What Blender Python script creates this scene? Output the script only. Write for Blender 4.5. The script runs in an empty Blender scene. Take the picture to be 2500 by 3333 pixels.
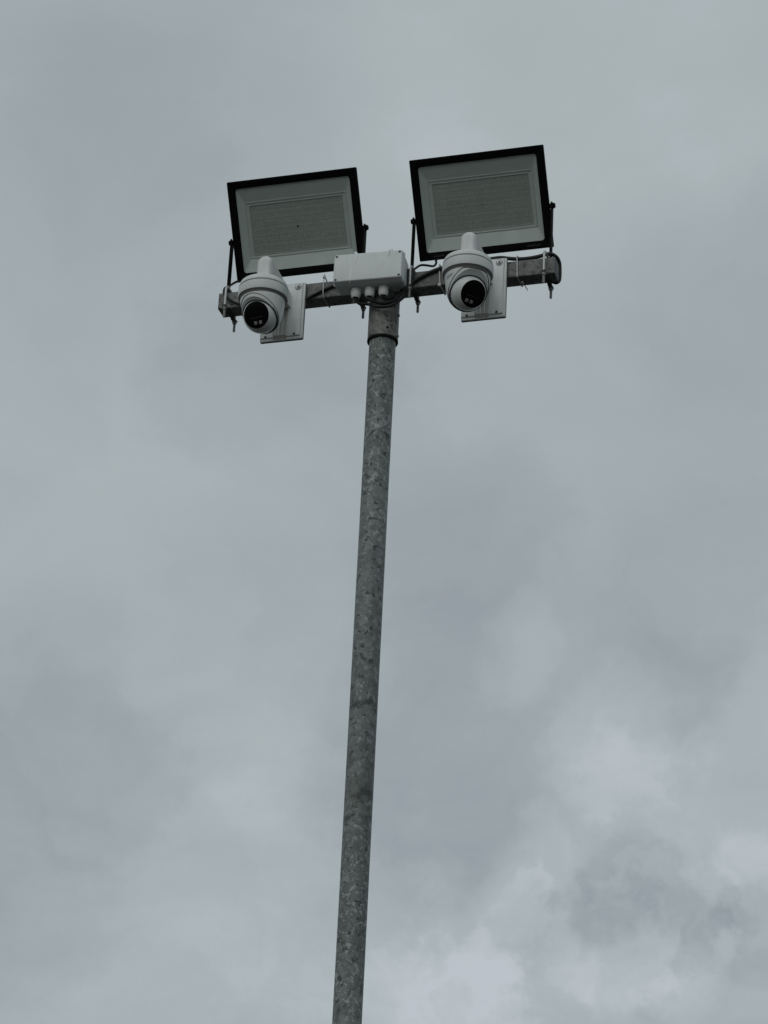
import bpy, bmesh, math, random
from mathutils import Vector, Matrix
random.seed(7)
R = math.radians
scene = bpy.context.scene
COL = scene.collection

# ------------------------------------------------------------------ camera
# The mast head is laid out in "head units" of 0.8 mm: x along the crossbar,
# y away from the viewer, z up, origin at the underside of the crossbar.
S = 0.0008
ZH = 5.433                                     # height of the crossbar's underside
CAMP = Vector((2552.3, -7926.7, -4791.5)) * S + Vector((0, 0, ZH))
FW = Vector((-0.27279553, 0.85861622, 0.43400552))
RT = Vector((0.95847816, 0.28150717, 0.04553383))
UP = Vector((0.08307958, -0.42840624, 0.89975879))
cd = bpy.data.cameras.new('camera')
cam = bpy.data.objects.new('camera', cd); COL.objects.link(cam)
cd.sensor_fit = 'VERTICAL'; cd.sensor_height = 24.0; cd.sensor_width = 18.0
cd.lens = 24.0 * 9581.8 / 3333.0
cd.clip_start = 0.05; cd.clip_end = 6000
m = Matrix((RT, UP, -FW)).transposed().to_4x4(); m.translation = CAMP
cam.matrix_world = m
scene.camera = cam

# ------------------------------------------------------------------ view
scene.view_settings.view_transform = 'Standard'
scene.view_settings.look = 'None'
scene.view_settings.exposure = 0.0
scene.view_settings.gamma = 1.0

# ------------------------------------------------------------------ sun + sky
SUN_EL, SUN_AZ = R(34), R(190)                 # azimuth clockwise from +y
sl = bpy.data.lights.new('sun', 'SUN'); sl.energy = 0.55; sl.angle = R(60); sl.color = (1.0, .97, .90)
so = bpy.data.objects.new('sun', sl); COL.objects.link(so)
sd = Vector((math.sin(SUN_AZ) * math.cos(SUN_EL), math.cos(SUN_AZ) * math.cos(SUN_EL), math.sin(SUN_EL)))
so.rotation_euler = sd.to_track_quat('Z', 'Y').to_euler(); so.location = (0, 0, 30)

world = bpy.data.worlds.new('World'); scene.world = world; world.use_nodes = True
nt = world.node_tree; nt.nodes.clear()
def N(tree, t, **kw):
    n = tree.nodes.new(t)
    for k, v in kw.items():
        if k.startswith('i_'):
            n.inputs[int(k[2:])].default_value = v
        else:
            setattr(n, k, v)
    return n
def math_(tree, op, a, b=None, c=None, clamp=False):
    n = tree.nodes.new('ShaderNodeMath'); n.operation = op; n.use_clamp = clamp
    for i, v in enumerate((a, b, c)):
        if v is None: continue
        if isinstance(v, (int, float)): n.inputs[i].default_value = v
        else: tree.links.new(v, n.inputs[i])
    return n.outputs[0]
def ramp(tree, fac, stops, interp='LINEAR'):
    n = tree.nodes.new('ShaderNodeValToRGB'); cr = n.color_ramp; cr.interpolation = interp
    while len(cr.elements) < len(stops): cr.elements.new(.5)
    for e, (p, c) in zip(cr.elements, stops):
        e.position = p; e.color = (c, c, c, 1) if isinstance(c, (int, float)) else (*c, 1)
    tree.links.new(fac, n.inputs[0]); return n.outputs[0]
def noise(tree, vec, scale, detail=4, rough=.5, dist=0.0):
    n = tree.nodes.new('ShaderNodeTexNoise')
    n.inputs['Scale'].default_value = scale; n.inputs['Detail'].default_value = detail
    n.inputs['Roughness'].default_value = rough; n.inputs['Distortion'].default_value = dist
    tree.links.new(vec, n.inputs['Vector']); return n
def lin(c):
    return tuple(((v / 255) / 12.92 if v / 255 <= .04045 else ((v / 255 + .055) / 1.055) ** 2.4) for v in c)

def build_world():
    L = nt.links.new
    out = N(nt, 'ShaderNodeOutputWorld')
    tc = N(nt, 'ShaderNodeTexCoord')
    d = tc.outputs['Generated']
    # wobble the direction a little so cloud banks get ragged edges
    nw = noise(nt, d, 11, 7, .61)
    sub = N(nt, 'ShaderNodeVectorMath', operation='SUBTRACT'); L(nw.outputs['Color'], sub.inputs[0]); sub.inputs[1].default_value = (.5, .5, .5)
    scl = N(nt, 'ShaderNodeVectorMath', operation='SCALE'); L(sub.outputs[0], scl.inputs[0]); scl.inputs['Scale'].default_value = .13
    add = N(nt, 'ShaderNodeVectorMath', operation='ADD'); L(d, add.inputs[0]); L(scl.outputs[0], add.inputs[1])
    nrm = N(nt, 'ShaderNodeVectorMath', operation='NORMALIZE'); L(add.outputs[0], nrm.inputs[0])
    dw = nrm.outputs[0]
    # cloud banks: (direction, angular radius, strength)
    v = None
    for (dx, dy, dz), rad, amp in BANKS:
        dot = N(nt, 'ShaderNodeVectorMath', operation='DOT_PRODUCT'); L(dw, dot.inputs[0])
        q = Vector((dx, dy, dz)).normalized(); dot.inputs[1].default_value = q
        mr = N(nt, 'ShaderNodeMapRange', interpolation_type='SMOOTHERSTEP'); L(dot.outputs['Value'], mr.inputs[0])
        mr.inputs[1].default_value = math.cos(rad); mr.inputs[2].default_value = 1.0
        mr.inputs[3].default_value = 0; mr.inputs[4].default_value = amp
        v = mr.outputs[0] if v is None else math_(nt, 'ADD', v, mr.outputs[0])
    # cloud detail lies on a flat ceiling, so it shrinks and flattens towards the horizon
    sx = N(nt, 'ShaderNodeSeparateXYZ'); L(d, sx.inputs[0])
    zz = math_(nt, 'MAXIMUM', sx.outputs[2], .04)
    cb = N(nt, 'ShaderNodeCombineXYZ'); L(math_(nt, 'DIVIDE', sx.outputs[0], zz), cb.inputs[0]); L(math_(nt, 'DIVIDE', sx.outputs[1], zz), cb.inputs[1]); cb.inputs[2].default_value = 3.7
    p = cb.outputs[0]
    big = noise(nt, d, 5.5, 3, .5, .3).outputs['Fac']
    mid = noise(nt, p, 2.6, 8, .56, .35).outputs['Fac']
    fine = noise(nt, dw, 34, 7, .62, .3).outputs['Fac']
    low = N(nt, 'ShaderNodeMapRange'); L(sx.outputs[2], low.inputs[0])
    low.inputs[1].default_value = .46; low.inputs[2].default_value = .30; low.inputs[3].default_value = .10; low.inputs[4].default_value = .42
    v = math_(nt, 'ADD', v, math_(nt, 'MULTIPLY', math_(nt, 'SUBTRACT', big, .5), .12))
    v = math_(nt, 'ADD', v, math_(nt, 'MULTIPLY', math_(nt, 'SUBTRACT', mid, .5), .50))
    v = math_(nt, 'ADD', v, math_(nt, 'MULTIPLY', math_(nt, 'SUBTRACT', fine, .5), low.outputs[0]))
    v = math_(nt, 'ADD', v, .545, clamp=True)
    c = ramp(nt, v, [(0, lin((144, 151, 157))), (.25, lin((152, 160, 165))), (.5, lin((164, 173, 176))), (.75, lin((173, 182, 184))), (1, lin((190, 197, 203)))])
    # an overcast sky is brightest overhead
    mr = N(nt, 'ShaderNodeMapRange'); L(sx.outputs[2], mr.inputs[0])
    mr.inputs[1].default_value = .66; mr.inputs[2].default_value = 1.0; mr.inputs[3].default_value = 1.0; mr.inputs[4].default_value = 1.35
    bg = N(nt, 'ShaderNodeBackground'); L(c, bg.inputs[0]); L(mr.outputs[0], bg.inputs[1])
    sky = N(nt, 'ShaderNodeTexSky', sky_type='NISHITA', sun_disc=False, sun_elevation=SUN_EL, sun_rotation=SUN_AZ)
    b2 = N(nt, 'ShaderNodeBackground'); L(sky.outputs[0], b2.inputs[0]); b2.inputs[1].default_value = .08
    mx = N(nt, 'ShaderNodeMixShader'); mx.inputs[0].default_value = .06
    L(bg.outputs[0], mx.inputs[1]); L(b2.outputs[0], mx.inputs[2]); L(mx.outputs[0], out.inputs[0])
def sky_dir(x, y):
    """world direction of a place in the clouds (kept as a direction, so it stays put when the camera moves)"""
    return tuple(FW * 9582 + RT * (x - 1250) - UP * (y - 1666))
BANKS = [(sky_dir(x * 1.507, y * 1.507), r * 1.507 / 9582, a * .85) for x, y, r, a in [
    (300, 170, 420, -.12), (60, 500, 300, -.06), (1250, 120, 620, .24), (800, 250, 420, .10), (1650, 100, 400, .04),
    (1560, 600, 380, -.08), (600, 800, 330, -.24), (440, 950, 260, .10), (130, 1180, 280, .10), (330, 1310, 200, .06),
    (1150, 930, 420, .06), (950, 1160, 330, -.18), (1550, 1200, 300, -.08), (1130, 1390, 150, .13), (1170, 1450, 110, .08), (60, 1480, 330, -.08),
    (1350, 1420, 250, -.08), (950, 1650, 420, -.26), (540, 1650, 260, .20), (200, 1640, 260, -.16), (1350, 1640, 190, .26), (1400, 1740, 150, .08),
    (1600, 1740, 280, .18), (60, 1960, 330, -.16), (330, 1880, 240, -.06), (500, 1960, 380, .16), (1180, 1880, 170, .20), (1200, 1940, 80, .14),
    (1040, 2060, 300, .22), (1080, 2040, 120, .24), (900, 2160, 260, .16), (1000, 2085, 70, -.12), (1180, 1985, 90, -.20), (1400, 1900, 100, -.22),
    (1330, 1975, 100, -.20), (1430, 2010, 90, -.24), (1380, 1960, 40, .14), (1475, 2045, 40, .12), (1500, 2085, 90, -.30), (1570, 2030, 70, -.26), (1640, 2130, 100, -.20), (1420, 1925, 50, .14),
    (1590, 2100, 50, .30), (1540, 1960, 90, .18), (1620, 1870, 140, .20), (1350, 2130, 150, .24), (1500, 2190, 120, .22), (1270, 2060, 90, .14),
    (800, 2130, 380, .18), (300, 2160, 340, .14), (1500, 1500, 260, -.10),
    (1640, 1440, 170, .16)]]
build_world()

# ------------------------------------------------------------------ materials
def new_mat(name):
    mt = bpy.data.materials.new(name); mt.use_nodes = True
    t = mt.node_tree; b = t.nodes['Principled BSDF']; return mt, t, b
def bump(t, b, h, strength, dist):
    n = t.nodes.new('ShaderNodeBump'); n.inputs['Strength'].default_value = strength; n.inputs['Distance'].default_value = dist
    t.links.new(h, n.inputs['Height']); t.links.new(n.outputs[0], b.inputs['Normal'])
def coords(t):
    return t.nodes.new('ShaderNodeTexCoord').outputs['Object']
def stretch(t, v, s):
    n = t.nodes.new('ShaderNodeMapping'); n.inputs['Scale'].default_value = s; t.links.new(v, n.inputs[0]); return n.outputs[0]
def mixc(t, f, a, b):
    n = t.nodes.new('ShaderNodeMix'); n.data_type = 'RGBA'
    for i, v in ((0, f), (6, a), (7, b)):
        if isinstance(v, (int, float)): n.inputs[i].default_value = v
        elif isinstance(v, tuple): n.inputs[i].default_value = (*v, 1)
        else: t.links.new(v, n.inputs[i])
    return n.outputs[2]

def mat_plain(name, col, rough=.5, metal=0.0, var=.12, scale=40, bmp=0.0, spec=.5, streak=0.0):
    mt, t, b = new_mat(name); c = coords(t)
    n = noise(t, c, scale, 5, .6).outputs['Fac']
    k = ramp(t, n, [(.25, 1 - var), (.75, 1.0)])
    if streak:                                      # rain-washed grime running down the surface
        s1 = noise(t, stretch(t, c, (1, 1, .10)), 85, 4, .6).outputs['Fac']
        s2 = noise(t, c, 24, 4, .65).outputs['Fac']
        g = ramp(t, math_(t, 'MULTIPLY', s1, s2), [(.24, 1.0), (.36, 1 - streak)])
        k = math_(t, 'MULTIPLY', k, g)
    mul = t.nodes.new('ShaderNodeMix'); mul.data_type = 'RGBA'; mul.blend_type = 'MULTIPLY'; mul.inputs[0].default_value = 1
    mul.inputs[6].default_value = (*col, 1); t.links.new(k, mul.inputs[7]); t.links.new(mul.outputs[2], b.inputs['Base Color'])
    r = ramp(t, noise(t, c, scale * 2.3, 4, .6).outputs['Fac'], [(.3, max(0, rough - .08)), (.7, min(1, rough + .1))])
    t.links.new(r, b.inputs['Roughness']); b.inputs['Metallic'].default_value = metal
    b.inputs['Specular IOR Level'].default_value = spec
    if bmp: bump(t, b, noise(t, c, scale * 6, 3, .6).outputs['Fac'], bmp, .0006)
    return mt

def mat_galv(name, base, bands=False, fleck=1.0, tint=(1, 1, 1)):
    """hot-dip galvanised steel: zinc spangle, pale flecks, dark pits, runs"""
    mt, t, b = new_mat(name); c = coords(t)
    wob = noise(t, c, 90, 3, .6)
    s = t.nodes.new('ShaderNodeVectorMath'); s.operation = 'SCALE'; t.links.new(wob.outputs['Color'], s.inputs[0]); s.inputs['Scale'].default_value = .012
    a = t.nodes.new('ShaderNodeVectorMath'); a.operation = 'ADD'; t.links.new(c, a.inputs[0]); t.links.new(s.outputs[0], a.inputs[1])
    cw = a.outputs[0]
    vo = t.nodes.new('ShaderNodeTexVoronoi'); vo.inputs['Scale'].default_value = 85; t.links.new(cw, vo.inputs['Vector'])
    cell = t.nodes.new('ShaderNodeSeparateColor'); t.links.new(vo.outputs['Color'], cell.inputs[0])
    v = math_(t, 'MULTIPLY', math_(t, 'SUBTRACT', cell.outputs[0], .5), .34)
    n1 = noise(t, c, 38, 5, .65).outputs['Fac']
    v = math_(t, 'ADD', v, math_(t, 'MULTIPLY', math_(t, 'SUBTRACT', n1, .5), .75))
    n2 = noise(t, stretch(t, c, (1, 1, .25)), 7, 3, .5).outputs['Fac']
    v = math_(t, 'ADD', v, math_(t, 'MULTIPLY', math_(t, 'SUBTRACT', n2, .5), .5))
    # pale flecks where the zinc is bright
    f1 = ramp(t, noise(t, c, 80, 2, .5, 1.6).outputs['Fac'], [(.60, 0), (.66, 1)])
    gate = ramp(t, noise(t, c, 4.2, 4, .6).outputs['Fac'], [(.42, .12), (.58, 1)])
    f1 = math_(t, 'MULTIPLY', f1, gate)
    if bands:                                       # the zinc is patchier near the top of the tube and low down
        sz = t.nodes.new('ShaderNodeSeparateXYZ'); t.links.new(c, sz.inputs[0])
        hz = t.nodes.new('ShaderNodeMapRange'); t.links.new(sz.outputs[2], hz.inputs[0]); hz.inputs[1].default_value = ZH - 2600 * S; hz.inputs[2].default_value = ZH - 160 * S
        amt = ramp(t, hz.outputs[0], [(0, .9), (.22, .75), (.34, .3), (.66, .3), (.84, 1.0), (1, 1.0)])
        f2 = ramp(t, noise(t, cw, 88, 1.5, .5, .6).outputs['Fac'], [(.60, 0), (.655, 1)])
        f1 = math_(t, 'MULTIPLY', math_(t, 'MAXIMUM', f1, math_(t, 'MULTIPLY', f2, .8)), math_(t, 'MULTIPLY', amt, 1.5))
    v = math_(t, 'ADD', v, math_(t, 'MULTIPLY', f1, .6 * fleck))
    # dark pits
    p1 = ramp(t, noise(t, cw, 66, 1.5, .5, .5).outputs['Fac'], [(.335, 1), (.375, 0)])
    v = math_(t, 'SUBTRACT', v, math_(t, 'MULTIPLY', p1, .75))
    v = math_(t, 'ADD', v, .5)
    if bands:
        # dark rings and rusty scuffs, each at its own height on the tube
        sx = t.nodes.new('ShaderNodeSeparateXYZ'); t.links.new(cw, sx.inputs[0])
        zz = sx.outputs[2]
        wig = math_(t, 'MULTIPLY', noise(t, c, 22, 3).outputs['Fac'], .05)
        zz = math_(t, 'ADD', zz, wig)
        for z0, wd, am in BAND:
            dd = math_(t, 'ABSOLUTE', math_(t, 'SUBTRACT', zz, z0 + .031))
            k = math_(t, 'SUBTRACT', 1.0, math_(t, 'DIVIDE', dd, wd), clamp=True)
            v = math_(t, 'SUBTRACT', v, math_(t, 'MULTIPLY', k, math_(t, 'MULTIPLY', ramp(t, noise(t, c, 30, 3).outputs['Fac'], [(.35, 0.15), (.6, 1)]), am)))
    lo = tuple(base * k * .42 for k in tint); hi = tuple(base * k * 1.9 for k in tint)
    col = ramp(t, v, [(0, lo), (.5, tuple(base * k for k in tint)), (1, hi)])
    t.links.new(col, b.inputs['Base Color'])
    b.inputs['Metallic'].default_value = .25
    b.inputs['Specular IOR Level'].default_value = .35
    t.links.new(ramp(t, n1, [(.3, .48), (.7, .7)]), b.inputs['Roughness'])
    bump(t, b, v, .35, .0009)
    return mt
BAND = [(ZH - 1448 * S, .010, .55), (ZH - 1503 * S, .006, .4), (ZH - 1730 * S, .045, .45), (ZH - 1807 * S, .012, .7), (ZH - 1640 * S, .02, .3)]

M = {}
M['pole'] = mat_galv('galvanised_tube', .178, bands=True, fleck=1.3, tint=(.90, 1.0, .98))
M['bar'] = mat_galv('galvanised_box_section', .135, fleck=1.5, tint=(.97, 1, .96))
M['sleeve'] = mat_galv('galvanised_sleeve', .165, fleck=.4, tint=(.98, 1, .94))
M['zinc'] = mat_plain('zinc_plated_steel', (.55, .56, .55), .42, .55, .25, 120)
M['nut'] = mat_plain('dull_zinc_nut', (.30, .30, .29), .5, .6, .3, 150)
M['dark_plate'] = mat_plain('weathered_steel_saddle', (.05, .05, .05), .6, .4, .4, 90)
M['white'] = mat_plain('white_painted_aluminium', (.65, .68, .67), .38, 0, .06, 14, streak=.09)
M['plate'] = mat_plain('white_bracket_paint', (.64, .67, .66), .45, 0, .10, 22, streak=.12)
M['boxw'] = mat_plain('light_grey_abs', (.65, .69, .695), .40, 0, .05, 16, .15, streak=.06)
M['gland'] = mat_plain('pale_nylon', (.78, .79, .76), .5, 0, .08, 80)
M['gasket'] = mat_plain('grey_gasket', (.16, .16, .155), .8)
M['recess'] = mat_plain('brownish_recess', (.27, .255, .235), .8, 0, .45, 60)  # mottled brownish tone for the slot at the plate's foot
M['groove'] = mat_plain('dark_gaps_and_fixings', (.055, .06, .065), .8)
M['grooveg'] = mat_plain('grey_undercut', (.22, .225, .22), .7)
M['black'] = mat_plain('black_powder_coat', (.003, .003, .003), .7, 0, .3, 60, 0, .08)
M['cable'] = mat_plain('black_pvc_cable', (.012, .012, .014), .5, 0, .2, 60, 0, .35)
M['rubber'] = mat_plain('black_rubber', (.008, .008, .008), .8, 0, .2, 60, 0, .2)
M['refl'] = mat_plain('moulded_reflector', (.65, .685, .68), .36, .0, .06, 10)
M['ridge'] = mat_plain('reflector_lip', (.62, .655, .65), .36, 0, .08, 10)
M['tie'] = mat_plain('natural_nylon_tie', (.44, .46, .44), .4, 0, .1, 90)
M['mark'] = mat_plain('faint_grey_print', (.030, .031, .031), .6)
M['logo'] = mat_plain('pale_blue_grey_print', (.30, .32, .40), .5)
M['ledsq'] = mat_plain('led_chip', (.20, .19, .175), .4)
M['lensdark'] = mat_plain('smoked_window_line', (.05, .05, .05), .3)
M['ground'] = None

def mat_glass_black():
    mt, t, b = new_mat('smoked_black_window')
    b.inputs['Base Color'].default_value = (.003, .003, .003, 1); b.inputs['Roughness'].default_value = .22
    b.inputs['Specular IOR Level'].default_value = .12
    return mt
M['window'] = mat_glass_black()
def mat_led():
    mt, t, b = new_mat('led_board'); c = coords(t)
    sxz = t.nodes.new('ShaderNodeSeparateXYZ'); t.links.new(c, sxz.inputs[0])
    v1 = t.nodes.new('ShaderNodeTexVoronoi'); v1.inputs['Scale'].default_value = 132; v1.inputs['Randomness'].default_value = .35; t.links.new(c, v1.inputs['Vector'])
    k = ramp(t, v1.outputs['Distance'], [(.15, 1.0), (.55, 0.0)])
    n = noise(t, c, 60, 4, .7).outputs['Fac']
    n2 = noise(t, c, 14, 3, .6).outputs['Fac']
    k = math_(t, 'ADD', math_(t, 'MULTIPLY', k, .65), math_(t, 'MULTIPLY', math_(t, 'SUBTRACT', math_(t, 'ADD', n, n2), 1.0), .5))
    k = math_(t, 'ADD', k, .22)
    t.links.new(ramp(t, k, [(0, (.29, .31, .295)), (1, (.47, .495, .475))]), b.inputs['Base Color'])
    b.inputs['Roughness'].default_value = .6
    return mt
M['led'] = mat_led()
def mat_pane():
    mt, t, b = new_mat('tempered_glass'); t.nodes.remove(b)
    o = t.nodes['Material Output']
    tr = N(t, 'ShaderNodeBsdfTransparent'); tr.inputs[0].default_value = (.965, .985, .97, 1)
    gl = N(t, 'ShaderNodeBsdfGlossy'); gl.inputs['Roughness'].default_value = .05
    lw = N(t, 'ShaderNodeLayerWeight'); fr = t.nodes.new('ShaderNodeMath'); fr.operation = 'MULTIPLY_ADD'; t.links.new(math_(t, 'POWER', lw.outputs['Facing'], 4.0), fr.inputs[0]); fr.inputs[1].default_value = .6; fr.inputs[2].default_value = .035
    n = noise(t, coords(t), 9, 4).outputs['Fac']
    df = N(t, 'ShaderNodeBsdfDiffuse'); df.inputs[0].default_value = (.4, .42, .42, 1)
    dust = N(t, 'ShaderNodeMixShader'); t.links.new(ramp(t, n, [(.3, .01), (.8, .06)]), dust.inputs[0])
    t.links.new(tr.outputs[0], dust.inputs[1]); t.links.new(df.outputs[0], dust.inputs[2])
    mx = N(t, 'ShaderNodeMixShader'); t.links.new(fr.outputs[0], mx.inputs[0])
    t.links.new(dust.outputs[0], mx.inputs[1]); t.links.new(gl.outputs[0], mx.inputs[2]); t.links.new(mx.outputs[0], o.inputs[0])
    return mt
M['glass'] = mat_pane()
def mat_ground():
    mt, t, b = new_mat('worn_asphalt'); c = coords(t)
    n = noise(t, c, .4, 5).outputs['Fac']; n2 = noise(t, c, 60, 4, .7).outputs['Fac']
    k = math_(t, 'ADD', math_(t, 'MULTIPLY', n, .5), math_(t, 'MULTIPLY', n2, .5))
    t.links.new(ramp(t, k, [(.3, (.030, .030, .028)), (.7, (.065, .064, .058))]), b.inputs['Base Color']); b.inputs['Roughness'].default_value = .9
    bump(t, b, n2, .6, .004); return mt
M['ground'] = mat_ground()
M['concrete'] = mat_plain('cast_concrete', (.32, .31, .29), .85, 0, .3, 12, .4)

# ------------------------------------------------------------------ mesh helpers (head units in, metres out)
class MB:
    def __init__(s): s.v = []; s.f = []
    def add(s, vs, fs, T=None):
        o = len(s.v)
        for p in vs:
            p = Vector(p)
            if T is not None: p = T @ p
            s.v.append(p)
        s.f += [tuple(i + o for i in f) for f in fs]; return s
    def box(s, x0, x1, y0, y1, z0, z1, T=None):
        vs = [(x, y, z) for x in (x0, x1) for y in (y0, y1) for z in (z0, z1)]
        return s.add(vs, [(0, 1, 3, 2), (4, 6, 7, 5), (0, 4, 5, 1), (2, 3, 7, 6), (0, 2, 6, 4), (1, 5, 7, 3)], T)
    def loft(s, loops, cap0=False, cap1=False, T=None, closed=True):
        n = len(loops[0]); vs = [p for l in loops for p in l]; fs = []
        for i in range(len(loops) - 1):
            for j in range(n if closed else n - 1):
                k = (j + 1) % n
                fs.append((i * n + j, i * n + k, (i + 1) * n + k, (i + 1) * n + j))
        if cap0: fs.append(tuple(range(n - 1, -1, -1)))
        if cap1: fs.append(tuple((len(loops) - 1) * n + j for j in range(n)))
        return s.add(vs, fs, T)
    def lathe(s, prof, n=64, cap0=False, cap1=False, T=None, c=(0, 0)):
        loops = [[(c[0] + r * math.cos(2 * math.pi * j / n), c[1] + r * math.sin(2 * math.pi * j / n), z) for j in range(n)] for r, z in prof]
        return s.loft(loops, cap0, cap1, T)
    def cyl(s, a, b, r, n=20, r2=None):
        a, b = Vector(a), Vector(b); T = (b - a).to_track_quat('Z', 'Y').to_matrix().to_4x4(); T.translation = a
        L = (b - a).length; r2 = r if r2 is None else r2
        return s.lathe([(r, 0), (r2, L)], n, True, True, T)
    def tube(s, pts, r, n=14, samples=8, wob=0.0):
        pts = [Vector(p) for p in pts]; P = []
        ext = [2 * pts[0] - pts[1]] + pts + [2 * pts[-1] - pts[-2]]
        for i in range(1, len(ext) - 2):
            p0, p1, p2, p3 = ext[i - 1:i + 3]
            for k in range(samples):
                t = k / samples
                P.append(.5 * ((2 * p1) + (p2 - p0) * t + (2 * p0 - 5 * p1 + 4 * p2 - p3) * t * t + (3 * p1 - p0 - 3 * p2 + p3) * t ** 3))
        P.append(pts[-1])
        loops = []; nrm = None
        for i, p in enumerate(P):
            d = (P[min(i + 1, len(P) - 1)] - P[max(i - 1, 0)]).normalized()
            if nrm is None: nrm = d.orthogonal().normalized()
            nrm = (nrm - d * nrm.dot(d)).normalized(); bi = d.cross(nrm)
            loops.append([tuple(p + (nrm * math.cos(2 * math.pi * j / n) + bi * math.sin(2 * math.pi * j / n)) * r) for j in range(n)])
        return s.loft(loops, True, True)
    def ribbon(s, loop, w, th, axis_dir):
        """closed strap: loop of points, width w along axis_dir, thickness th outward"""
        ax = Vector(axis_dir).normalized(); pts = [Vector(p) for p in loop]; c = sum(pts, Vector()) / len(pts)
        loops = []
        for i, p in enumerate(pts):
            d = (pts[(i + 1) % len(pts)] - pts[i - 1]).normalized(); o = d.cross(ax).normalized()
            if o.dot(p - c) < 0: o = -o
            loops.append([tuple(p - ax * w / 2), tuple(p + ax * w / 2), tuple(p + ax * w / 2 + o * th), tuple(p - ax * w / 2 + o * th)])
        loops.append(loops[0]); return s.loft(loops)
    def build(s, name, mat, parent=None, bevel=0, seg=2, org=(0, 0, 0), unit=S, angle=35, flat=False):
        me = bpy.data.meshes.new(name)
        o0 = Vector(org)
        me.from_pydata([tuple((p - o0) * unit) for p in s.v], [], s.f)
        bm = bmesh.new(); bm.from_mesh(me); bmesh.ops.remove_doubles(bm, verts=bm.verts, dist=1e-6)
        bmesh.ops.recalc_face_normals(bm, faces=bm.faces)
        if bevel:
            es = [e for e in bm.edges if len(e.link_faces) == 2 and e.calc_face_angle(0) > R(40)]
            bmesh.ops.bevel(bm, geom=es, offset=bevel * unit, segments=seg, profile=.6, affect='EDGES', clamp_overlap=True)
        bm.to_mesh(me); bm.free()
        me.materials.append(mat)
        if not flat:
            for p in me.polygons: p.use_smooth = True
            me.set_sharp_from_angle(angle=R(angle))
        o = bpy.data.objects.new(name, me); COL.objects.link(o)
        if parent is not None: o.parent = parent
        return o

def rr(w, h, r, y, cx=0, cz=0, n=5):
    """rounded rectangle in the xz plane at depth y"""
    pts = []
    for sx, sz, a0 in ((1, 1, 0), (-1, 1, 90), (-1, -1, 180), (1, -1, 270)):
        for k in range(n + 1):
            a = R(a0 + 90 * k / n)
            pts.append((cx + sx * (w / 2 - r) + r * math.cos(a), y, cz + sz * (h / 2 - r) + r * math.sin(a)))
    return pts
def H(p): return Vector(p) * S + Vector((0, 0, ZH))
def thing(name, label, cat, at, group=None):
    o = bpy.data.objects.new(name, None); COL.objects.link(o); o.location = at; o.empty_display_size = .05
    o['label'] = label; o['category'] = cat
    if group: o['group'] = group
    return o
def solo(mb, name, mat, label, cat, org, group=None, **kw):
    o = mb.build(name, mat, None, org=org, **kw); o.location = H(org); o['label'] = label; o['category'] = cat
    if group: o['group'] = group
    return o
def copy_thing(root, label, loc):
    c = root.copy(); COL.objects.link(c); c.location = loc; c['label'] = label
    for ch in list(root.children):
        k = ch.copy(); COL.objects.link(k); k.parent = c
        for g in list(ch.children):
            q = g.copy(); COL.objects.link(q); q.parent = k
    return c

# ------------------------------------------------------------------ setting: ground
def build_ground():
    n = 48; vs = []; fs = []
    rings = [0, 1, 2, 4, 8, 16, 32, 64, 130, 300, 800, 2500]
    loops = [[(r * math.cos(2 * math.pi * j / n), r * math.sin(2 * math.pi * j / n), 0) for j in range(n)] for r in rings[1:]]
    mb = MB(); mb.loft(loops, cap0=True)
    g = mb.build('ground', M['ground'], unit=1.0); g['kind'] = 'structure'
build_ground()

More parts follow.
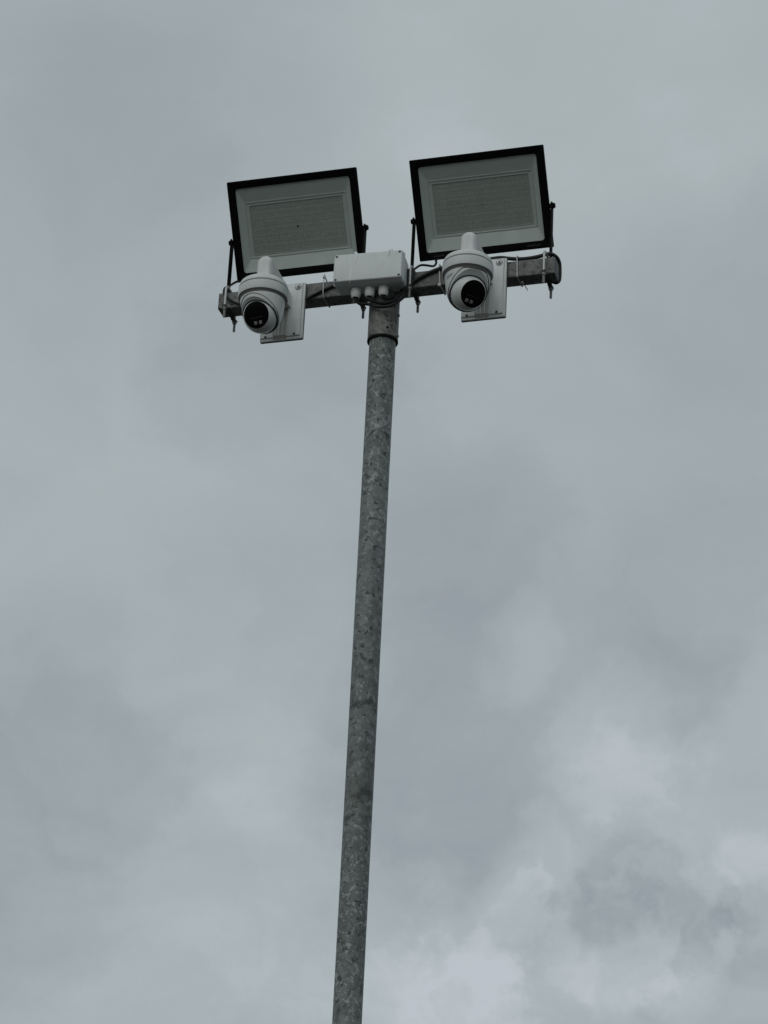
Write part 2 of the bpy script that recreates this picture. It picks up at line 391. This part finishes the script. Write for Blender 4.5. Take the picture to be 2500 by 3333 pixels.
# ------------------------------------------------------------------ mast
def build_mast():
    t = thing('mast', 'tall round galvanised steel pole with a square T crossbar on top, mottled zinc finish', 'mast', (0, 0, 0))
    mb = MB()                                       # round tube from the footing up into the sleeve
    r = 43 * S
    prof = [(r, .34)] + [(r, .34 + (ZH - 20 * S - .34) * k / 60) for k in range(1, 61)]
    mb.lathe(prof, 72, True, True)
    mb.build('pole', M['pole'], t, unit=1.0)
    b = MB(); b.lathe([(.17, .30), (.17, .318)], 4, True, True, Matrix.Rotation(R(45), 4, 'Z'))
    for k in range(4):
        b.add([(0, -.003, .318), (.10, -.003, .318), (.10, -.003, .33), (0, -.003, .46), (0, .003, .318), (.10, .003, .318), (.10, .003, .33), (0, .003, .46)],
              [(0, 1, 2, 3), (7, 6, 5, 4), (0, 4, 5, 1), (1, 5, 6, 2), (2, 6, 7, 3)], Matrix.Rotation(R(90 * k), 4, 'Z') @ Matrix.Translation((r * .98, 0, 0)))
    b.build('base_plate', M['bar'], t, unit=1.0, bevel=.002)
    for sx in (-1, 1):
        for sy in (-1, 1):
            k = MB(); k.lathe([(.008, .318), (.008, .37)], 16, False, True, c=(sx * .095, sy * .095)); k.lathe([(.015, .3185), (.015, .331)], 6, True, True, c=(sx * .095, sy * .095))
            k.build('anchor_bolt', M['zinc'], t, unit=1.0)
    # sleeve under the crossbar, open at the bottom
    mb = MB(); mb.lathe([(43.6, -150), (44.5, -167), (49.5, -167), (49.5, -30), (50.5, -6), (53, -.3)], 72)
    sv = mb.build('sleeve', M['sleeve'], t, org=(0, 0, -ZH / S))
    mb = MB(); mb.lathe([(44.0, -166), (44.2, -173), (46, -175.5), (49.8, -175), (50.4, -173), (50.4, -168.5), (49.7, -166.8)], 72)
    mb.build('sealing_ring', M['rubber'], t, org=(0, 0, -ZH / S))
    for z in (-84, -160):
        k = MB(); k.cyl((48, -8, z), (56, -8, z), 4.5, 6); k.build('grub_screw', M['nut'], sv, org=(0, 0, -ZH / S), bevel=.6)
    a = R(-57); k = MB(); c_, s_ = math.cos(a), math.sin(a)
    k.cyl((49 * c_, 49 * s_, -143), (50.0 * c_, 50.0 * s_, -143), 4.6, 16); k.build('drilled_hole', M['rubber'], sv, org=(0, 0, -ZH / S))
    # crossbar: hollow square section with plugged ends
    mb = MB(); o = 31; zc = 30
    def sec(x, w, h, r_): return [(x, p[0], p[2]) for p in rr(w, h, r_, 0, 0, zc, 4)]
    mb.loft([sec(-558, 54, 52, 3), sec(-566, 54, 52, 3), sec(-566, 62, 60, 4)] + [sec(-566 + 1139 * k / 30, 62, 60, 4) for k in range(1, 31)] + [sec(573, 54, 52, 3), sec(565, 54, 52, 3)])
    cb = mb.build('crossbar', M['bar'], t, org=(0, 0, -ZH / S))
    for x in (-1, 1):
        mb = MB(); x0 = -566 if x < 0 else 573
        mb.loft([sec(x0 - x * 3, 54, 52, 3), sec(x0 + x * .6, 52, 50, 4), sec(x0 + x * 1.6, 44, 42, 6)], True, True)
        mb.build('end_plug', mat_end, cb, org=(0, 0, -ZH / S))
    # weld bead between sleeve and crossbar
    mb = MB(); mb.tube([(51.5 * math.cos(a), min(30, max(-30, 51.5 * math.sin(a))), -1.5) for a in [2 * math.pi * k / 24 for k in range(25)]], 2.2, 8, 3)
    mb.build('weld', M['bar'], t, org=(0, 0, -ZH / S))
mat_end = mat_plain('dark_grey_end_plug', (.075, .08, .09), .55, 0, .3, 60)
build_mast()
f = MB(); f.loft([[(x * k, y * k, z) for x, y in ((-.3, -.3), (.3, -.3), (.3, .3), (-.3, .3))] for k, z in ((1, -.05), (1, .28), (.96, .30))], False, True)
fo = f.build('concrete_footing', M['concrete'], unit=1.0); fo['label'] = 'square concrete footing under the foot of the galvanised pole'; fo['category'] = 'footing'

# ------------------------------------------------------------------ floodlights
def build_flood(xc, zc, b, tilt, label, spot):
    base = (xc, 0, 60)
    t = thing('floodlight', label, 'floodlight', H(base), 'pair of floodlights above the crossbar')
    T = Matrix.Translation((xc, 0, zc)) @ Matrix.Rotation(tilt, 4, 'X') @ Matrix.Translation((0, 0, b))
    W, Hh = 453, 333
    def P(mb, name, mat, par=t, **kw): return mb.build(name, mat, par, org=base, **kw)
    mb = MB(); mb.loft([rr(W - 8, Hh - 8, 5, 5), rr(W - 2, Hh - 2, 3.5, 0), rr(W, Hh, 3.5, -6), rr(W - 3, Hh - 3, 3, -12), rr(404, 287, 10, -12), rr(398, 281, 9, -10), rr(398, 281, 9, -5)], T=T)
    fr = P(mb, 'frame', M['black'])
    mb = MB(); mb.loft([rr(W - 9, Hh - 9, 5, 4), rr(W - 12, Hh - 12, 6, 14), rr(390, 270, 14, 34), rr(384, 264, 14, 37)], False, True, T=T)
    hs = P(mb, 'housing', M['black'])
    mb = MB()
    for k in range(19):
        x = -171 + k * 19
        mb.add([(x - 1.6, 30, -120), (x - 1.6, 50, -104), (x - 1.6, 50, 104), (x - 1.6, 30, 120), (x + 1.6, 30, -120), (x + 1.6, 50, -104), (x + 1.6, 50, 104), (x + 1.6, 30, 120)],
               [(0, 1, 2, 3), (7, 6, 5, 4), (0, 4, 5, 1), (1, 5, 6, 2), (2, 6, 7, 3)], T)
    P(mb, 'heat_sink', M['black'], hs, flat=True)
    # moulded reflector tray with a raised lip round the led board
    cz = -1
    mb = MB(); mb.loft([rr(398, 281, 9, -6), rr(394, 277, 9, -5), rr(356, 190, 5, 9.4, 0, cz), rr(354, 188, 5, 10, 0, cz)], T=T)
    rf = P(mb, 'reflector', M['refl'], angle=12)
    mb = MB(); mb.loft([rr(354, 188, 5, 10, 0, cz), rr(352, 186, 5, 7.5, 0, cz), rr(349, 183, 5, 7.5, 0, cz), rr(346, 180, 4, 11, 0, cz), rr(331, 169, 3, 12, 0, cz), rr(329, 167, 3, 10, 0, cz), rr(326, 164, 2, 10, 0, cz), rr(325, 163, 2, 13.5, 0, cz)], T=T)
    P(mb, 'inner_rim', M['ridge'], rf, angle=12)
    mb = MB(); mb.loft([rr(326, 164, 2, 13, 0, cz)], True, False, T=T)
    lp = P(mb, 'led_board', M['led'])
    mb = MB(); mb.lathe([(3.4 if spot else 2.6, 0), (2.6, 3)], 12, True, True, T=T @ Matrix.Translation((-2, 12.9, -4)) @ Matrix.Rotation(R(90), 4, 'X'))
    P(mb, 'centre_screw', M['rubber'] if spot else M['grooveg'], lp)
    mb = MB(); mb.loft([rr(398.5, 281.5, 9, -9), rr(398.5, 281.5, 9, -6)], True, True, T=T)
    P(mb, 'glass_pane', M['glass'])
    # faint worn print at the foot of the frame
    if not spot:
        for x0, n in ((-176, 6), (140, 7)):
            mb = MB()
            for k in range(n):
                hh = random.uniform(5, 9); mb.box(x0 + k * 6.5, x0 + k * 6.5 + 4, -12.6, -11.5, -157, -157 + hh, T)
            P(mb, 'worn_print', M['mark'], fr)
    # U-shaped yoke lying on the crossbar
    hw = 235; th = 5
    mb = MB()
    ys = 12
    out = [(-hw, zc + 9), (-hw, 66), (-hw + 5, 61), (hw - 5, 61), (hw, 66), (hw, zc + 9)]
    inn = [(-hw + th, zc + 9), (-hw + th, 68), (-hw + 7, 65.5), (hw - 7, 65.5), (hw - th, 68), (hw - th, zc + 9)]
    loops = [[(xc + o_[0], -ys, o_[1]), (xc + o_[0], ys, o_[1]), (xc + i_[0], ys, i_[1]), (xc + i_[0], -ys, i_[1])] for o_, i_ in zip(out, inn)]
    mb.loft(loops, True, True)
    P(mb, 'yoke', M['black'], bevel=.8)
    for s_ in (-1, 1):
        mb = MB(); x = xc + s_ * (hw - 9)
        mb.cyl((x, 0, zc), (x + s_ * 9, 0, zc), 8, 24)
        mb.cyl((x + s_ * 8, 0, zc), (x + s_ * 11, 0, zc), 11, 24)
        mb.cyl((x + s_ * 11, 0, zc), (x + s_ * 17, 0, zc), 8.5, 6)
        P(mb, 'pivot_bolt', M['black'], bevel=.7)
    # cable gland at the foot of the housing
    return t
build_flood(-313.7, 269, 35, R(30.9), 'left black LED floodlight with a small black dot in the middle of its LED board', True)
build_flood(319.8, 271.5, 33, R(31.6), 'right black LED floodlight, slightly higher than the other, no black dot on its LED board', False)

# ------------------------------------------------------------------ U-bolt clamps
def build_clamp(x, label):
    base = (x, 0, 0)
    t = thing('pipe_clamp', label, 'clamp', H(base), 'U-bolt clamps round the crossbar')
    mb = MB(); yl = 50; top = 77
    pts = [(x, -yl, -45), (x, -yl, 0), (x, -yl, 40), (x, -yl, 62), (x, -yl + 4, 71), (x, -yl + 14, top), (x, 0, top), (x, yl - 14, top), (x, yl - 4, 71), (x, yl, 62), (x, yl, 40), (x, yl, 0), (x, yl, -45)]
    mb.tube(pts, 3.9, 14, 5)
    P = lambda m_, n_, mt_, **k: m_.build(n_, mt_, t, org=base, **k)
    P(mb, 'u_bolt', M['zinc'])
    for s_ in (-1, 1):
        mb = MB(); mb.lathe([(3.8 + .8 * (k % 2), -44.6 + k * 1.4) for k in range(28)], 12, True, True, c=(x, s_ * yl))
        P(mb, 'thread', M['nut'])
    mb = MB()                                       # folded saddle strip under the bar
    mb.loft([[(x - 7, y, z0), (x + 7, y, z0), (x + 7, y, z1), (x - 7, y, z1)] for y, z0, z1 in ((-60, -6, -1), (-44, -6, -2), (-34, -9, -4.5), (-28, -5, -.6), (28, -5, -.6), (34, -9, -4.5), (44, -6, -2), (60, -6, -1))], True, True)
    P(mb, 'saddle', M['dark_plate'], bevel=.6)
    for s_ in (-1, 1):
        mb = MB(); mb.lathe([(9.5, -8), (9.5, -6.2)], 20, True, True, c=(x, s_ * yl)); mb.lathe([(7.6, -15.5), (7.6, -8)], 6, True, True, c=(x, s_ * yl), T=None)
        P(mb, 'nut', M['nut'], bevel=.7)
    return t
c0 = build_clamp(-535, 'leftmost U-bolt clamp, at the left end of the crossbar beside the left security camera')
copy_thing(c0, 'U-bolt clamp mostly hidden behind the junction box, its stud showing below the cable glands', H((-88, 0, 0)))
copy_thing(c0, 'U-bolt clamp just right of the white junction box, beside the right floodlight yoke', H((98, 0, 0)))
copy_thing(c0, 'rightmost U-bolt clamp, at the right end of the crossbar under the looped black cable', H((543, 0, 0)))

# ------------------------------------------------------------------ junction box
def build_box():
    base = (-27, -32, -8)
    t = thing('junction_box', 'light grey rectangular plastic junction box with three cable glands in front of the crossbar', 'junction box', H(base))
    T = Matrix.Translation((-27, -76, 0)) @ Matrix.Rotation(R(2.6), 4, 'Z') @ Matrix.Translation((27, 76, 0))
    P = lambda m_, n_, mt_, par=t, **k: m_.build(n_, mt_, par, org=base, **k)
    cx, cz = -27, 46
    mb = MB(); mb.loft([rr(224, 98, 8, -34, cx, cz - 2), rr(227, 100, 8, -36, cx, cz - 2), rr(229, 101, 8, -94, cx, cz - 2.5)], True, True, T=T)
    bd = P(mb, 'enclosure', M['boxw'])
    mb = MB(); mb.loft([rr(221, 96, 8, -93, cx, cz - 2), rr(221, 96, 8, -96, cx, cz - 2)], True, True, T=T); P(mb, 'lid_seal', M['gasket'])
    mb = MB(); mb.loft([rr(231, 105, 6, -95, cx, cz), rr(235, 109, 7, -96.5, cx, cz), rr(235, 109, 7, -98.5, cx, cz), rr(229.5, 103.5, 6, -101, cx, cz), rr(228, 102, 6, -118, cx, cz), rr(225, 99, 6, -121.5, cx, cz), rr(220, 94, 6, -122.3, cx, cz)], True, True, T=T)
    ld = P(mb, 'lid', M['boxw'], angle=50)
    for sx in (-1, 1):
        for sz in (-1, 1):
            mb = MB(); a = T @ Vector((cx + sx * 105, -121.8, cz + sz * 43)); b_ = T @ Vector((cx + sx * 105, -122.9, cz + sz * 43))
            mb.cyl(a, b_, 4.0, 16); P(mb, 'lid_screw', M['groove'], ld)
    for gx in (-77, -30.5, 15.5):
        g = T @ Vector((gx + 1, -71, 0)); c = (g.x, g.y)
        mb = MB(); mb.lathe([(17.5, -8), (17.5, -14), (16.6, -15)], 6, False, True, c=c)
        mb.lathe([(15, -14.5), (16.2, -17), (16.4, -29), (15, -35), (12.2, -40.5), (9.6, -41.5), (9.2, -39), (9.0, -31)], 32, c=c)
        gl = P(mb, 'cable_gland', M['gland'])
        mb = MB(); mb.lathe([(9.2, -36), (9.2, -35)], 24, True, True, c=c); P(mb, 'gland_seal', M['rubber'], gl)
build_box()

# ------------------------------------------------------------------ security cameras
def cut(mb, co, no, fill=False):
    """bisect, dropping the side the normal points to"""
    me = bpy.data.meshes.new('tmp'); me.from_pydata([tuple(p) for p in mb.v], [], mb.f)
    bm = bmesh.new(); bm.from_mesh(me); bmesh.ops.remove_doubles(bm, verts=bm.verts, dist=1e-4)
    r = bmesh.ops.bisect_plane(bm, geom=bm.verts[:] + bm.edges[:] + bm.faces[:], plane_co=co, plane_no=no, clear_outer=True, dist=1e-5)
    if fill:
        es = [e for e in r['geom_cut'] if isinstance(e, bmesh.types.BMEdge)]
        bmesh.ops.contextual_create(bm, geom=es)
    bm.verts.ensure_lookup_table(); bm.verts.index_update()
    o = MB(); o.v = [v.co.copy() for v in bm.verts]; o.f = [tuple(v.index for v in f.verts) for f in bm.faces]
    bm.free(); bpy.data.meshes.remove(me); return o
def sphere(c, r, axis, nu=48, nv=32):
    T = Vector(axis).normalized().to_track_quat('Z', 'Y').to_matrix().to_4x4(); T.translation = Vector(c)
    mb = MB(); mb.lathe([(r * math.sin(math.pi * k / nv) + (1e-3 if k in (0, nv) else 0), r * math.cos(math.pi * k / nv)) for k in range(nv + 1)], nu, True, True, T=T); return mb

def build_cam(xp, xa, ya, zr, d, Ng, sq, label, z_top, logo, plate_z0):
    """xp plate centre, xa arm / dome axis, zr underside of the base ring, d gaze, Ng normal of the shell opening"""
    base = (xp, -44, plate_z0)
    t = thing('security_camera', label, 'security camera', H(base), 'pair of turret cameras bracketed to the crossbar')
    P = lambda m_, n_, mt_, par=t, **k: m_.build(n_, mt_, par, org=base, **k)
    zb, zt = plate_z0, z_top; hw = 73.5; w2 = hw * 2; hc = (zb + zt) / 2; hh = zt - zb
    mb = MB(); mb.loft([rr(w2, hh, 4, -33, xp, hc), rr(w2, hh, 4, -38, xp, hc)], True, True); P(mb, 'gasket', M['gasket'], angle=60)
    mb = MB(); mb.loft([rr(w2 - 3, hh - 3, 4, -37.5, xp, hc), rr(w2 - 1, hh - 1, 4, -39, xp, hc), rr(w2 - 1, hh - 1, 4, -43, xp, hc), rr(w2 - 4, hh - 4, 3, -44.5, xp, hc)], True, True)
    mp = P(mb, 'mounting_plate', M['plate'], angle=50)
    # raised panels either side of the cable channel
    for x0, x1 in ((xp - hw + 1.5, xa - 22), (xa + 22, xp + hw - 8)):
        mb = MB(); mb.loft([rr(x1 - x0, hh - 13, 2, -44, (x0 + x1) / 2, hc + 4), rr(x1 - x0 - 1, hh - 14, 2, -48, (x0 + x1) / 2, hc + 4), rr(x1 - x0 - 4, hh - 17, 2, -49.3, (x0 + x1) / 2, hc + 4)], False, True)
        P(mb, 'raised_panel', M['plate'], mp, angle=50)
    for k, x in enumerate((-15, -3, 10)):
        mb = MB(); mb.box(xa + x - 1.3, xa + x + 1.3, -49, -44, zb + 18, zt - 30); P(mb, 'rib', M['plate'], mp, bevel=.5)
    mb = MB(); mb.box(xa - 22.5, xa + 22.5, -45.4, -44, zb + 4, zb + 19); P(mb, 'cable_slot', M['recess'], mp)
    mb = MB(); mb.box(xa - 21, xa + 21, -45.0, -44.2, zb + 19, zt - 60); P(mb, 'channel_floor', M['recess2'], mp)
    zs = zt - 18
    for x, z, big in ((xp + hw - 24, zs, 1), (xp - hw + 24, zs, 1), (xp - hw + 21, zb + 15, 0), (xp + hw - 28, zb + 17, 0)):
        mb = MB()
        if big:
            mb.cyl((x, -49, z), (x, -50.2, z), 11, 24); sc = P(mb, 'washer', M['groove'])
            mb = MB(); mb.cyl((x, -50, z), (x, -51.2, z), 9.4, 24); mb.cyl((x, -51, z), (x, -54.5, z), 8.6, 24, 5.5); s2 = P(mb, 'screw', M['zinc'], sc)
            mb = MB(); mb.cyl((x + 1, -54.3, z - 1), (x + 1, -55.2, z - 1), 3.6, 6); mb.build('drive_socket', M['dark_plate'], sc, org=base)
        else:
            mb.cyl((x, -49, z), (x, -49.9, z), 4.4, 16); P(mb, 'fixing_hole', M['dark_plate'])
    # arm: rises from the plate to a rounded head over the dome base
    def arch(y, hwid, z0, z1, n=14):
        r = min(hwid, (z1 - z0) * .5); cz = z1 - r; pts = [(xa - hwid, y, z0)]
        for k in range(n + 1):
            a = math.pi - math.pi * k / n; pts.append((xa + hwid * math.cos(a), y, cz + r * math.sin(a)))
        pts.append((xa + hwid, y, z0)); return pts
    zt2 = zr + 161                                    # crown of the arm
    zcap = zr + 55
    secs = [arch(-44, 34, zr + 66, zr + 136)]
    n = 16
    for k in range(1, n + 1):
        u = k / n; y = -44 + (ya + 8 + 44) * u
        w = 34 - 9 * min(1, u * 1.05)
        top = zr + 136 + (zt2 - zr - 136) * (u ** .92)
        secs.append(arch(y, w, zr + 66 - 14 * u, top))
    for dy, s_, dz in ((-4, .995, 0), (-12, .97, -2.5), (-19, .90, -7), (-23, .78, -14), (-24.5, .6, -22)):
        secs.append(arch(ya + 8 + dy, 25 * s_, zr + 52, zt2 + dz))
    mb = MB(); mb.loft(secs, True, True)
    ar = P(mb, 'arm', M['white'], angle=60)
    mb = MB(); mb.cyl((xa + 24.2, ya - 4, zr + 74), (xa + 25.6, ya - 4, zr + 74), 5, 12); P(mb, 'arm_screw_hole', M['gasket'] if logo else M['groove'], ar)  # dark disc stands in for the shaded screw hole
    # base ring: cap, seam, ring, undercut
    c = (xa, ya)
    mb = MB(); mb.lathe([(20, zr + 58), (62, zr + 57.5), (70, zr + 56), (75, zr + 52), (78, zr + 46), (79.4, zr + 40), (80, zr + 35.4), (77, zr + 33.6)], 96, True, True, c=c)
    P(mb, 'base_cap', M['white'], ar)
    mb = MB(); mb.lathe([(77.6, zr + 34.2), (77.6, zr + 31.2)], 96, True, True, c=c); P(mb, 'seam', M['groove'], ar)
    mb = MB(); mb.lathe([(77, zr + 31.8), (79.2, zr + 31.6), (81, zr + 29.5), (81, zr + 3), (80, zr), (79, zr - .4)], 96, c=c)
    P(mb, 'base_ring', M['white'])
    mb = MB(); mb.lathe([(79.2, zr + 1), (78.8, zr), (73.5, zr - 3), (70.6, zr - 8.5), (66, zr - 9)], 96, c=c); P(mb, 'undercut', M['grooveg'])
    # turret shell cut away round the ball
    bc = Vector((xa, ya, zr - 60)); d = Vector(d).normalized(); Ng = Vector(Ng).normalized()
    bc = bc + d * 4
    prof = [(69, zr - 7.4), (71.2, zr - 8.6), (72, zr - 11), (71, zr - 20), (69, zr - 36), (66.5, zr - 54), (62.5, zr - 72), (56, zr - 88), (46, zr - 101), (32, zr - 110), (16, zr - 114.5), (.01, zr - 115.5)]
    mb = MB(); mb.lathe(prof, 96, c=c)
    o1 = 1
    sh = cut(mb, bc + Ng * o1, Ng)
    sh = P(sh, 'turret_shell', M['white'])
    prof2 = [(r_ * .96 if r_ > 1 else r_, zr - 60 + (z_ - zr + 60) * .96) for r_, z_ in prof]
    mb = MB(); mb.lathe(prof2, 96, c=c)
    P(cut(mb, bc + Ng * (o1 + 7), Ng, True), 'shell_hood', M['white'], sh)
    Tn = Ng.to_track_quat('Z', 'Y').to_matrix().to_4x4(); Tn.translation = bc + Ng * (o1 + 7)
    mb = MB(); mb.lathe([(56, -3), (61.5, -2), (61.8, 0), (60.5, 1.2), (56, 1.4)], 64, T=Tn); P(mb, 'shadow_gap', M['groove'], sh)  # dark ring paints in the shade between shell and ball
    ball = sphere(bc, 57.5, d)
    ball = cut(ball, bc + d * 37, d, True)
    bl = P(ball, 'eyeball', M['white'])
    T = d.to_track_quat('Z', 'Y').to_matrix().to_4x4(); T.translation = bc
    mb = MB(); mb.lathe([(44, 36), (43.4, 38.2), (41.8, 38.2), (41.2, 37.2), (41.2, 37.9), (30, 39.4), (15, 40.2), (.01, 40.5)], 64, T=T); 
    P(mb, 'lens_window', M['window'], bl)
    hx = Vector((-d.y, d.x, 0)).normalized(); vz = d.cross(hx); 
    if vz.z < 0: vz = -vz
    def fp(a, b_, o_): return bc + d * o_ + hx * a + vz * b_
    for a in sq:
        mb = MB()
        mb.add([fp(a + i * 5.2, -26 + j * 5.6, 41 if False else o_) for o_ in (37, 41.2) for i, j in ((-1, -1), (1, -1), (1, 1), (-1, 1))], [(0, 1, 2, 3), (4, 5, 6, 7), (0, 1, 5, 4), (1, 2, 6, 5), (2, 3, 7, 6), (3, 0, 4, 7)])
        P(mb, 'illuminator', M['ledsq'], bl, bevel=1.5)
    mb = MB(); mb.cyl(fp(-20, -9, 40.0), fp(23, -8.5, 40.0), .7, 6); P(mb, 'visor_line', M['lensdark'], bl)
    if logo:
        q = Vector((-.613, -.789, 0)); tn = Vector((.789, -.613, 0)); 
        mb = MB()
        def lp(a, z): return Vector((xa, ya, 0)) + (q * math.cos(a / 71) + tn * math.sin(a / 71)) * 70.9 + Vector((0, 0, z))
        for k in range(7):
            a = -13 + k * 4.2; z0 = zr - 26 + k * .9; mb.cyl(lp(a, z0 - 2.6), lp(a + 1.3, z0 + 2.8), .8, 6)
        for sgn in (-1, 1):
            mb.tube([lp(-15 + k * 5.5, zr - 26 + k * 1.1 + sgn * (4.6 + 2.2 * math.sin(math.pi * k / 6))) for k in range(7)], .55, 6, 3)
        P(mb, 'printed_logo', M['logo'], sh)
    return t
M['recess2'] = mat_plain('channel_floor_grey', (.45, .46, .44), .6, 0, .3, 40)  # greyer and more mottled than the rest of the plate
build_cam(-333, -338, -224, -100, (-.109, -.888, -.403), (-.175, -.573, -.816), (-4, 13), 'left white turret camera looking to the left, bracketed near the left end of the crossbar', 58, False, -152)
build_cam(345.5, 341, -224, -95, (.651, -.553, -.508), (.46, -.60, -.80), (-16, 1), 'right white turret camera looking to the right, bracketed right of the junction box', 67, True, -150)

# ------------------------------------------------------------------ cables and ties
def cable(pts, r, label, n=14):
    org = pts[0]; mb = MB(); mb.tube(pts, r, n, 8)
    return solo(mb, 'power_cable', M['cable'], label, 'cable', org)
cable([(170, 78, 170), (158, 62, 158), (153, 50, 144), (157, 40, 129), (156, 30, 114), (152, 15, 102), (141, -10, 92), (125, -25, 86), (114, -37, 71), (106, -43, 58), (104, -42, 30), (100, -40, 12)], 3.8,
      'thin black cable drooping from the underside of the right floodlight')
cable([(60, -60, -62), (70, -50, -42), (82, -42, -8), (92, -38, 6), (103, -38, 17), (131, -38, 33), (161, -38, 47), (190, -37, 57), (210, -34, 63), (240, -30, 69), (300, -26, 76), (364, -26, 80), (394, -26, 80), (420, -26, 74), (446, -26, 69), (471, -26, 66.5), (497, -26, 67), (522, -24, 71), (541, -17, 80), (556, -4, 86), (567, 15, 85), (573, 29, 74), (574, 36, 55), (574, 37.5, 30), (572, 37, 10), (562, 37.5, 4), (545, 39, 12), (510, 42, 22), (430, 42, 30)], 6.4,
      'thick black cable along the top of the crossbar, looping over its right end')
cable([(-76, -71, -30), (-75, -70, -44), (-66, -64, -56), (-50, -60, -58), (-30, -64, -64), (-5, -68, -76), (20, -70, -82), (44, -66, -77), (64, -55, -58), (81, -44, -34), (92, -40, -10), (104, -40, 20)], 5.5,
      'lowest black cable, sagging from the left gland across the pole')
cable([(-30, -71, -30), (-29, -71, -42), (-22, -69, -52), (-8, -63, -58), (16, -55, -60), (44, -48, -52), (68, -44, -36), (84, -42, -14), (87, -40, 20), (89, -40, 56), (86, -34, 66), (70, 0, 66)], 5,
      'black cable looping from the middle gland up beside the junction box')
cable([(16, -71, -30), (16, -70, -42), (24, -64, -48), (40, -54, -42), (56, -44, -24), (70, -38, -4), (76, -37, 20), (78, -37, 44)], 4.5,
      'short black cable bending from the right gland up behind the junction box')
cable([(-52, -42, -6), (-58, -46, -34), (-66, -44, -36), (-90, -40, -12), (-130, -37, 16), (-161, -37, 36), (-176, -37, 33), (-197, -37, 26), (-216, -37, 18), (-238, -37, 8), (-256, -37, -2), (-290, -36, -14), (-350, -34.5, -18)][3:], 5,
      'black cable crossing the left half of the crossbar between junction box and left camera')
cable([(-420, -36, -4), (-450, -37, 0), (-483, -38, 5), (-507, -39, 14), (-526, -41, 27), (-539, -42, 40), (-545, -43, 54), (-545, -38, 72), (-543, -20, 88), (-541, 10, 113), (-534, 48, 146), (-515, 74, 156), (-490, 84, 160)], 4,
      'black cable curling round the left end of the crossbar up to the left floodlight')

def tie_loop(x, skew, head, label, bulge=0):
    yf = -33.2 - bulge
    loop = [(-33, 0), (-31, -2.2), (0, -2.2), (31, -2.2), (33, 0), (33, 30), (33, 60), (31, 62.4), (8, 63), (-14, 76 if skew < 0 else 63), (-30, 78 if skew < 0 else 65), (-36, 70), (yf, 50), (yf, 32), (yf, 14)]
    pts = [(x + skew * (z / 60), y, z) for y, z in loop]
    org = (x, 0, 0); mb = MB(); mb.ribbon(pts, 3.8, 1.2, (1, 0, 0))
    if head == 'top':
        mb.box(x - 4 + skew, x + 4 + skew, -41, -33, 70, 78); mb.tube([(x + skew, -38, 78), (x + skew + 1, -40, 84)], 1.4, 8, 2)
    elif head == 'edge':
        mb.box(x - 5, x + 5, -43, -34, -9, 1); mb.tube([(x + 1, -36, -8), (x + 9, -10, -16), (x + 16, 20, -10)], 1.5, 8, 3)
    else:
        mb.box(x + 4, x + 13, -6, 6, -9, -2.4); mb.tube([(x + 9, 5, -6), (x + 14, 22, -9), (x + 18, 34, -16)], 1.5, 8, 3)
    return solo(mb, 'cable_tie', M['tie'], label, 'cable tie', org, 'nylon cable ties on the crossbar', bevel=.3)
tie_loop(-199, -1, 'top', 'nylon cable tie round the crossbar between the left camera and the junction box', 9)
tie_loop(195, -4, 'edge', 'nylon cable tie round the crossbar just left of the right camera', 2)
tie_loop(452, -2, 'bottom', 'nylon cable tie round the crossbar right of the right camera, its tail under the bar', 1)
def box_tie(pts, head, label, w=3.2):
    mb = MB(); org = pts[0]
    loops = []
    for i, p in enumerate(pts):
        p = Vector(p); loops.append([tuple(p + Vector((a, b, 0))) for a, b in ((-w / 2, 0), (w / 2, 0), (w / 2, -1), (-w / 2, -1))])
    mb.loft(loops, True, True)
    x, y, z = head; mb.lathe([(5.6, z - 6), (6.2, z), (5, z + 4), (2, z + 6.5)], 14, True, True, c=(x, y))
    return solo(mb, 'cable_tie', M['tie2'], label, 'cable tie', org, 'nylon ties strapped round the junction box')
M['tie2'] = mat_plain('clear_nylon_tie', (.80, .83, .84), .35, 0, .05, 90)
box_tie([(-76, -104, 100), (-70, -121, 99), (-62, -124.2, 92), (-68, -124.2, 66), (-77, -124.2, 44), (-80, -124.2, 20), (-83.5, -124.2, -1), (-84, -119, -8), (-84, -100, -9)], (-73, -104, 108), 'nylon tie running diagonally down the lid of the junction box')
box_tie([(46, -98, 100), (46, -119, 99), (45, -122.5, 95), (44, -122.5, 78)], (46, -103, 106), 'short nylon tie end standing on the top right edge of the junction box', 2.6)

for o in bpy.data.objects:
    if o.type == 'MESH' and o.name.split('.')[0] == 'tmp': bpy.data.objects.remove(o)
